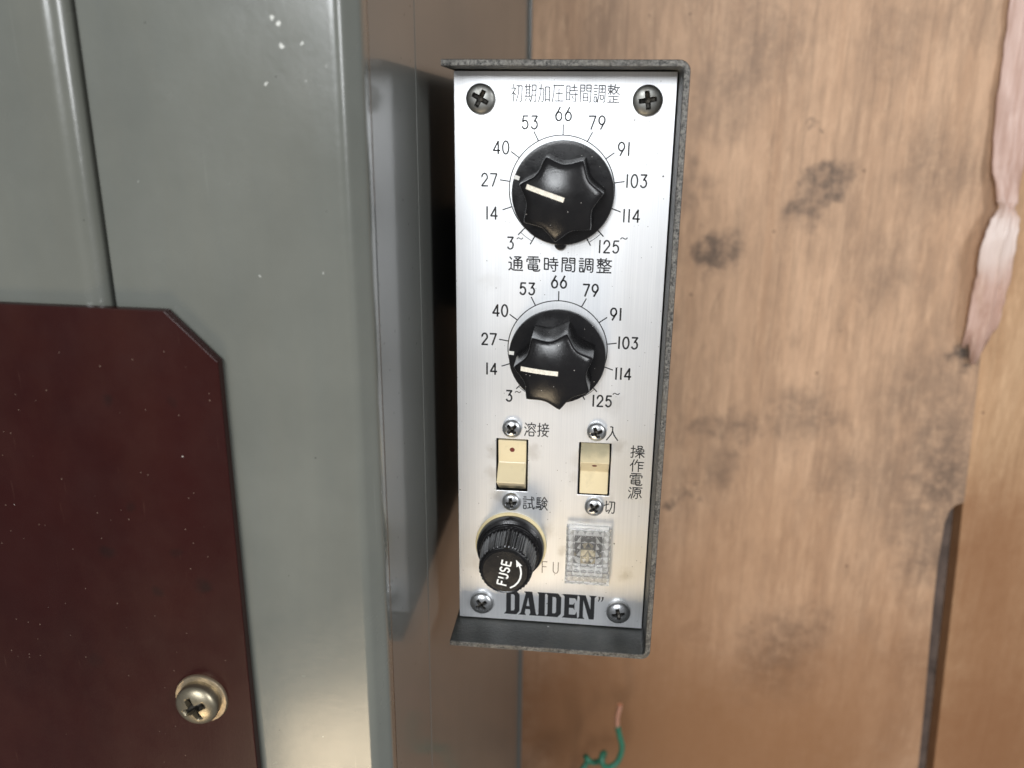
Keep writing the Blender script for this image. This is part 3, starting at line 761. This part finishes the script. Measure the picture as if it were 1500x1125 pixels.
QQ = [[(0, 1.9), (.75, 1.9), (.6, .9), (.1, 0), (-.1, .2), (.2, 1.0)], [(1.05, 1.9), (1.8, 1.9), (1.65, .9), (1.15, 0), (.95, .2), (1.25, 1.0)]]
for gl, x in ((D, 15.3), (A, 20.2), (I_, 26.35), (D, 29.15), (E_, 34.7), (N_, 39.85), (QQ, 46.3)):
    v, f = [], []
    y = -170.8 if gl is not QQ else -163.9
    for k, poly in enumerate(gl):
        b = len(v); v += [(x + a, y + c, 0.03 + .0015 * k) for a, c in poly]; f.append(tuple(range(b, b + len(poly))))
    mesh('logo_letter', v, f, LOGO, face, (x, y, 0.03))

# ---------------------------------------------------------------- control knobs
def knob_vf(R, zb, zr, zt, ang):
    NS = 14; n = 7 * NS
    def rad(th):
        t = ((th - math.radians(ang)) % (2 * math.pi / 7)) / (2 * math.pi / 7)      # 0..1 from vertex to vertex
        u = abs(t - .5) * 2                                                            # 1 at a vertex, 0 mid
        return R * (0.775 + 0.225 * (u ** 1.9 if u < .93 else .93 ** 1.9 + (u - .93) * 1.2))
    dome = lambda r: zt - (zt - zr) * (r / R) ** 2
    v, f = [], []
    for s, lvl in ((1.05, 0.0), (1.02, 0.12), (1.0, 0.93), (0.988, 0.98), (0.965, 1.0), (0.93, 2), (0.80, 2), (0.64, 2), (0.46, 2), (0.28, 2), (0.12, 2)):
        for k in range(n):
            th = 2 * math.pi * k / n + math.radians(ang); r = rad(th) * s
            zz = dome(r) + .02 if lvl == 2 else zb + (dome(rad(th)) - zb) * lvl
            v.append((r * math.cos(th), r * math.sin(th), zz))
    m = len(v) // n
    for i in range(m - 1):
        for k in range(n):
            a, b = i * n + k, i * n + (k + 1) % n
            f.append((a, b, b + n, a + n))
    f.append(tuple(range((m - 1) * n, m * n)))
    return v, f
for (cx, cy, ang, lift) in ((31.1, -32.3, 162.0, 0.0), (30.8, -79.5, 176.0, 1.2)):
    zb, zr, zt = 4.6 + lift, 17.8 + lift, 20.2 + lift
    # skirt: stem, conical disc
    prof = [(9.0, 0.02), (9.0, 1.6 + lift), (13.9, 2.0 + lift), (14.35, 2.5 + lift), (14.35, 3.5 + lift), (14.15, 3.9 + lift), (13.2, 4.0 + lift), (6, 3.7 + lift)]
    v, f = lathe(cx, cy, prof, 96)
    kv, kf = knob_vf(11.6, zb - .5, zr, zt, ang)
    b = len(v); v += [(x + cx, y + cy - .25, z) for x, y, z in kv]; f += [tuple(q + b for q in g) for g in kf]
    kn = mesh('control_knob', v, f, BLACK, unit, (cx, cy, 0), smooth=True, angle=38)
    kn['label'] = 'fluted black knob of the upper dial' if cy > -50 else 'fluted black knob of the lower dial'
    ca, sa = math.cos(math.radians(ang)), math.sin(math.radians(ang))
    # pointer line following the dome, slightly proud
    v, f = [], []
    NP = 12
    for k in range(NP + 1):
        d = -1.2 + (9.3 + 1.2) * k / NP
        z = zt - (zt - zr) * (d / 11.7) ** 2 + 0.12
        for q, dz in ((-.72, -.45), (-.62, .06), (.62, .06), (.72, -.45)):
            v.append((cx + d * ca - q * sa, cy + d * sa + q * ca, z + dz))
    for k in range(NP):
        a = 4 * k
        for j in range(3): f.append((a + j + 1, a + j, a + 4 + j, a + 5 + j))
    f += [(0, 1, 2, 3), (4 * NP + 3, 4 * NP + 2, 4 * NP + 1, 4 * NP)]
    mesh('pointer_line', v, f, WHITE, kn, (cx, cy, zr))
    v, f = [], []
    for d, z in ((12.75, 4.06 + lift), (13.25, 4.08 + lift), (14.18, 3.98 + lift), (14.42, 3.55 + lift)):
        for q in (-.55, .55):
            v.append((cx + d * ca - q * sa, cy + d * sa + q * ca, z))
    f = [(0, 2, 3, 1), (2, 4, 5, 3), (4, 6, 7, 5)]
    mesh('skirt_mark', v, f, WHITE2, kn, (cx, cy, zr))
# locating peg below the upper knob
v, f = lathe(30.75, -46.7, [(1.75, 0.0), (1.75, 1.5), (1.5, 2.0), (.8, 2.2)], 28)
mesh('locating_peg', v, f, BLACK, unit, (30.75, -46.7, 0), smooth=True, angle=40)

# ---------------------------------------------------------------- rocker switches
def rocker(k, x0, x1, prof, dot, lab):
    """prof: (y, z) outline of the rocker seen from the side."""
    xa, xb = x0 + .55, x1 - .5
    # well behind the opening
    v, f = [], []
    Z0, Z1 = -7.0, -0.02
    c = [(x0 + .02, SY[0] + .02), (x1 - .02, SY[0] + .02), (x1 - .02, SY[1] - .02), (x0 + .02, SY[1] - .02)]
    v = [(x, y, Z1) for x, y in c] + [(x, y, Z0) for x, y in c]
    f = [(4, 5, 6, 7)] + [(i, (i + 1) % 4, 4 + (i + 1) % 4, 4 + i) for i in range(4)]
    f = [tuple(reversed(q)) if q != (4, 5, 6, 7) else q for q in f]
    cy = (SY[0] + SY[1]) / 2
    pv = [(xa, y, z) for y, z in prof] + [(xb, y, z) for y, z in prof]
    n = len(prof)
    pf = [tuple(range(n)), tuple(range(2 * n - 1, n - 1, -1))] + [(i, n + i, n + (i + 1) % n, (i + 1) % n) for i in range(n)]
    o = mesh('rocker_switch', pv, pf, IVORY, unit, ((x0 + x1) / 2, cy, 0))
    bevel(o, 0.32, 3, 12); o['label'] = lab
    mesh('switch_well', v, f, DARK, o, ((x0 + x1) / 2, cy, Z0))
    (y0, z0), (y1, z1), t = dot
    dy, dz = y1 - y0, z1 - z0; L = math.hypot(dy, dz); uy, uz = dy / L, dz / L
    ny, nz = (uz, -uy) if -uy > 0 else (-uz, uy)
    my, mz = y0 + dy * t, z0 + dz * t
    xc = (xa + xb) / 2
    v = []
    for q in range(20):
        a = 2 * math.pi * q / 20
        v.append((xc + .78 * math.cos(a), my + uy * .78 * math.sin(a) + ny * .03, mz + uz * .78 * math.sin(a) + nz * .03))
    f = [tuple(range(20))]
    e1 = Vector(v[1]) - Vector(v[0]); e2 = Vector(v[5]) - Vector(v[0])
    if e1.cross(e2).z < 0: f = [tuple(reversed(f[0]))]
    mesh('red_dot', v, f, REDDOT, o, (xc, my, mz))
T, Bm = SY[1] - .45, SY[0] + .45
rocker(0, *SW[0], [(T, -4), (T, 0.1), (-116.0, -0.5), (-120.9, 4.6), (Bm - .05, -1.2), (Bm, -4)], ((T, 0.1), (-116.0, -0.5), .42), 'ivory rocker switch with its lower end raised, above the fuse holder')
rocker(1, *SW[1], [(T, -4), (T + .05, -1.2), (-112.7, 4.6), (-117.6, -0.5), (Bm, 0.1), (Bm, -4)], ((-112.7, 4.6), (-117.6, -0.5), .32), 'ivory rocker switch with its upper end raised, above the indicator lamp')

# ---------------------------------------------------------------- fuse holder
FX, FY = 17.2, -144.8
v, f = lathe(FX, FY, [(11.6, -0.01), (11.6, 0.7), (11.3, 1.0), (5, 1.0)], 72)
fuse = mesh('fuse_holder', *lathe(FX, FY, [(10.9, 0.9), (10.9, 3.0), (10.6, 3.7), (9.9, 4.1), (9.7, 4.2), (9.7, 5.6), (9.4, 6.0), (5, 6.0)], 72), BLACK, unit, (FX, FY, 0), smooth=True, angle=35)
fuse['label'] = 'black screw-in fuse holder with knurled cap'
mesh('gasket', v, f, GASKET, fuse, (FX, FY, 0), smooth=True, angle=40)
NK = 40
def knurl(t, r, i):
    if 2 <= i <= 6:
        q = (t * NK / (2 * math.pi)) % 1.0
        return r - (0.0 if q < .5 else .34)
    return r
capp = [(8.7, 5.9), (8.9, 6.2), (9.0, 6.5), (8.85, 9), (8.6, 12), (8.35, 15), (8.25, 15.9), (7.75, 16.1), (7.65, 16.8), (7.35, 17.1), (7.0, 16.95), (6.85, 17.1), (3, 17.1)]
v, f = lathe(FX, FY, capp, NK * 4, knurl)
cap = mesh('fuse_cap', v, f, BLACK, fuse, (FX, FY, 6), smooth=True, angle=30)
o = text_part('fuse_lettering', 'FUSE', FX - .25, FY - .45, 1.6, 2.85, 2.3, 0.52, WHITE2, fuse, z=17.14, ang=79, soft=10)
v, f = [], []
arcp = [(1.75, -5.5), (3.0, -4.7), (4.05, -3.5), (4.75, -2.0), (5.0, -0.3), (4.85, 1.2), (4.45, 2.3)]
ribbon([(FX + a, FY + b) for a, b in arcp], 0.55, v, f, 17.14)
b0 = len(v); v += [(FX + a, FY + b, 17.146) for a, b in ((3.4, 4.3), (3.55, 1.75), (4.3, 2.25), (5.35, 2.35))]
f.append((b0, b0 + 1, b0 + 2, b0 + 3))
mesh('turn_arrow', v, f, WHITE2, fuse, (FX, FY, 17))

# ---------------------------------------------------------------- indicator lamp
x0, x1 = LX; y0, y1 = LY
lamp = mesh('indicator_lamp', *box_vf(x0 + .7, x1 - .7, y0 + .7, y1 - .7, -1.7, -1.4), REFL, unit, ((x0 + x1) / 2, (y0 + y1) / 2, -3))
lamp['label'] = 'clear faceted indicator lamp beside the fuse'
NX, NY = 6, 8
v, f, idx = [], [], {}
xa, xb, ya, yb = x0 + .15, x1 - .15, y0 + .15, y1 - .15
ZT, PY = 2.6, 1.35
grid = [[len(v) + j * (NX + 1) + i for i in range(NX + 1)] for j in range(NY + 1)]
for j in range(NY + 1):
    for i in range(NX + 1):
        v.append((xa + (xb - xa) * i / NX, ya + (yb - ya) * j / NY, ZT))
for j in range(NY):
    for i in range(NX):
        c = len(v); v.append((xa + (xb - xa) * (i + .5) / NX, ya + (yb - ya) * (j + .5) / NY, ZT + PY))
        a, b, d, e = grid[j][i], grid[j][i + 1], grid[j + 1][i + 1], grid[j + 1][i]
        f += [(a, b, c), (b, d, c), (d, e, c), (e, a, c)]
ring = grid[0] + [grid[j][NX] for j in range(1, NY + 1)] + grid[NY][::-1][1:] + [grid[j][0] for j in range(NY - 1, 0, -1)]
nb = len(v); nr = len(ring)
for q in ring: v.append((v[q][0], v[q][1], 0.02))
for k in range(nr): f.append((nb + k, nb + (k + 1) % nr, ring[(k + 1) % nr], ring[k]))
# cavity
t = .9; q0 = len(v)
cav = [(xa + t, ya + t), (xb - t, ya + t), (xb - t, yb - t), (xa + t, yb - t)]
v += [(x, y, 0.02) for x, y in cav] + [(x, y, 2.2) for x, y in cav]
for k in range(4): f.append((q0 + k, q0 + 4 + k, q0 + 4 + (k + 1) % 4, q0 + (k + 1) % 4))
f.append((q0 + 7, q0 + 6, q0 + 5, q0 + 4))
# bottom annulus: corners to corners
cor = [nb, nb + NX, nb + NX + NY, nb + 2 * NX + NY]
seg = [[nb + (s + i) % nr for i in range(L + 1)] for s, L in ((0, NX), (NX, NY), (NX + NY, NX), (2 * NX + NY, NY))]
for k in range(4):
    f.append(tuple(reversed(seg[k])) + (q0 + k, q0 + (k + 1) % 4))
mesh('lens', v, f, GLASS, lamp, ((x0 + x1) / 2, (y0 + y1) / 2, 1))
cx, cy = (x0 + x1) / 2, (y0 + y1) / 2
v, f = prism([(cx - 4.4, cy - 4.0), (cx - 2.6, cy - 5.4), (cx + 2.6, cy - 5.4), (cx + 4.4, cy - 4.0), (cx + 4.4, cy + 5.2), (cx - 4.4, cy + 5.2)], -1.4, -0.5)
mesh('lamp_socket', v, f, LAMPGREY, lamp, (cx, cy, -2))
v, f = lathe(cx - .3, cy - 1.5, [(2.3, -0.52), (2.3, 0.3), (1.8, 0.9), (.8, 1.2)], 24)
mesh('neon_bulb', v, f, AMBER, lamp, (cx, cy, 0), smooth=True, angle=40)

# ---------------------------------------------------------------- faceplate screws
big = screw(screw_vf(4.05, 2.0, 2.45, 0.66, 1.9), STEEL_D, unit, (7.6, -7.3, 0), 62)
screw(big, None, unit, (53.3, -7.4, 0), 8)
lo = screw(screw_vf(3.95, 2.7, 2.2, 0.62, 2.2, seed=1), STEEL, unit, (7.7, -166.6, 0), 38)
screw(lo, None, unit, (53.0, -166.8, 0), 12)
sm_ = screw(screw_vf(3.0, 2.1, 1.85, 0.56, 1.9, seed=2, N=40), STEEL, unit, (17.2, -104.1, 0), 45)
for x, y, a in ((43.4, -103.9, 22), (17.25, -129.1, 8), (43.6, -129.3, 40)):
    screw(sm_, None, unit, (x, y, 0), a)

# ------------------------------------------------------------------ green wire
def tube(pts, r, n=10, sub=5, taper=None):
    P = [Vector(q) for q in pts]
    fine = []
    for i in range(len(P) - 1):
        p0, p1, p2, p3 = P[max(i - 1, 0)], P[i], P[i + 1], P[min(i + 2, len(P) - 1)]
        for k in range(sub):
            t = k / sub
            fine.append(.5 * ((2 * p1) + (p2 - p0) * t + (2 * p0 - 5 * p1 + 4 * p2 - p3) * t * t + (3 * p1 - p0 - 3 * p2 + p3) * t ** 3))
    fine.append(P[-1])
    v, f = [], []
    up = Vector((0.13, 0.21, 1)).normalized()
    for i, p in enumerate(fine):
        d = (fine[min(i + 1, len(fine) - 1)] - fine[max(i - 1, 0)]).normalized()
        a = d.cross(up).normalized(); b = d.cross(a).normalized()
        for k in range(n):
            t = 2 * math.pi * k / n
            v.append(tuple(p + (a * math.cos(t) + b * math.sin(t)) * r))
    for i in range(len(fine) - 1):
        for k in range(n):
            q, w = i * n + k, i * n + (k + 1) % n
            f.append((q, w, w + n, q + n))
    f.append(tuple(range(n - 1, -1, -1))); f.append(tuple(range(len(fine) * n - n, len(fine) * n)))
    return v, f
wire = empty('green_wire', (60, -520, -300), 'curled green insulated wire with a bare copper end in front of the plywood', 'wire')
ins = [(70.9, -461, -300), (73.0, -470, -300), (75.4, -481, -299), (72, -492, -296), (65, -494, -292), (60.5, -489, -290), (60.0, -484.5, -294), (62, -487, -299), (60, -495, -301), (54, -496, -298), (49.5, -490.5, -294), (47.5, -491, -298), (49, -499, -303), (45, -506, -300), (38, -516, -296), (34, -540, -296), (34, -575, -300)]
mesh('insulation', *tube(ins, 2.3, 12), GREEN, wire, (60, -520, -300), smooth=True, angle=60)
mesh('copper_core', *tube([(72.0, -441, -300), (71.6, -445, -300), (70.4, -453, -300), (71.0, -463, -300)], 1.95, 10), COPPER, wire, (71, -452, -300), smooth=True, angle=60)
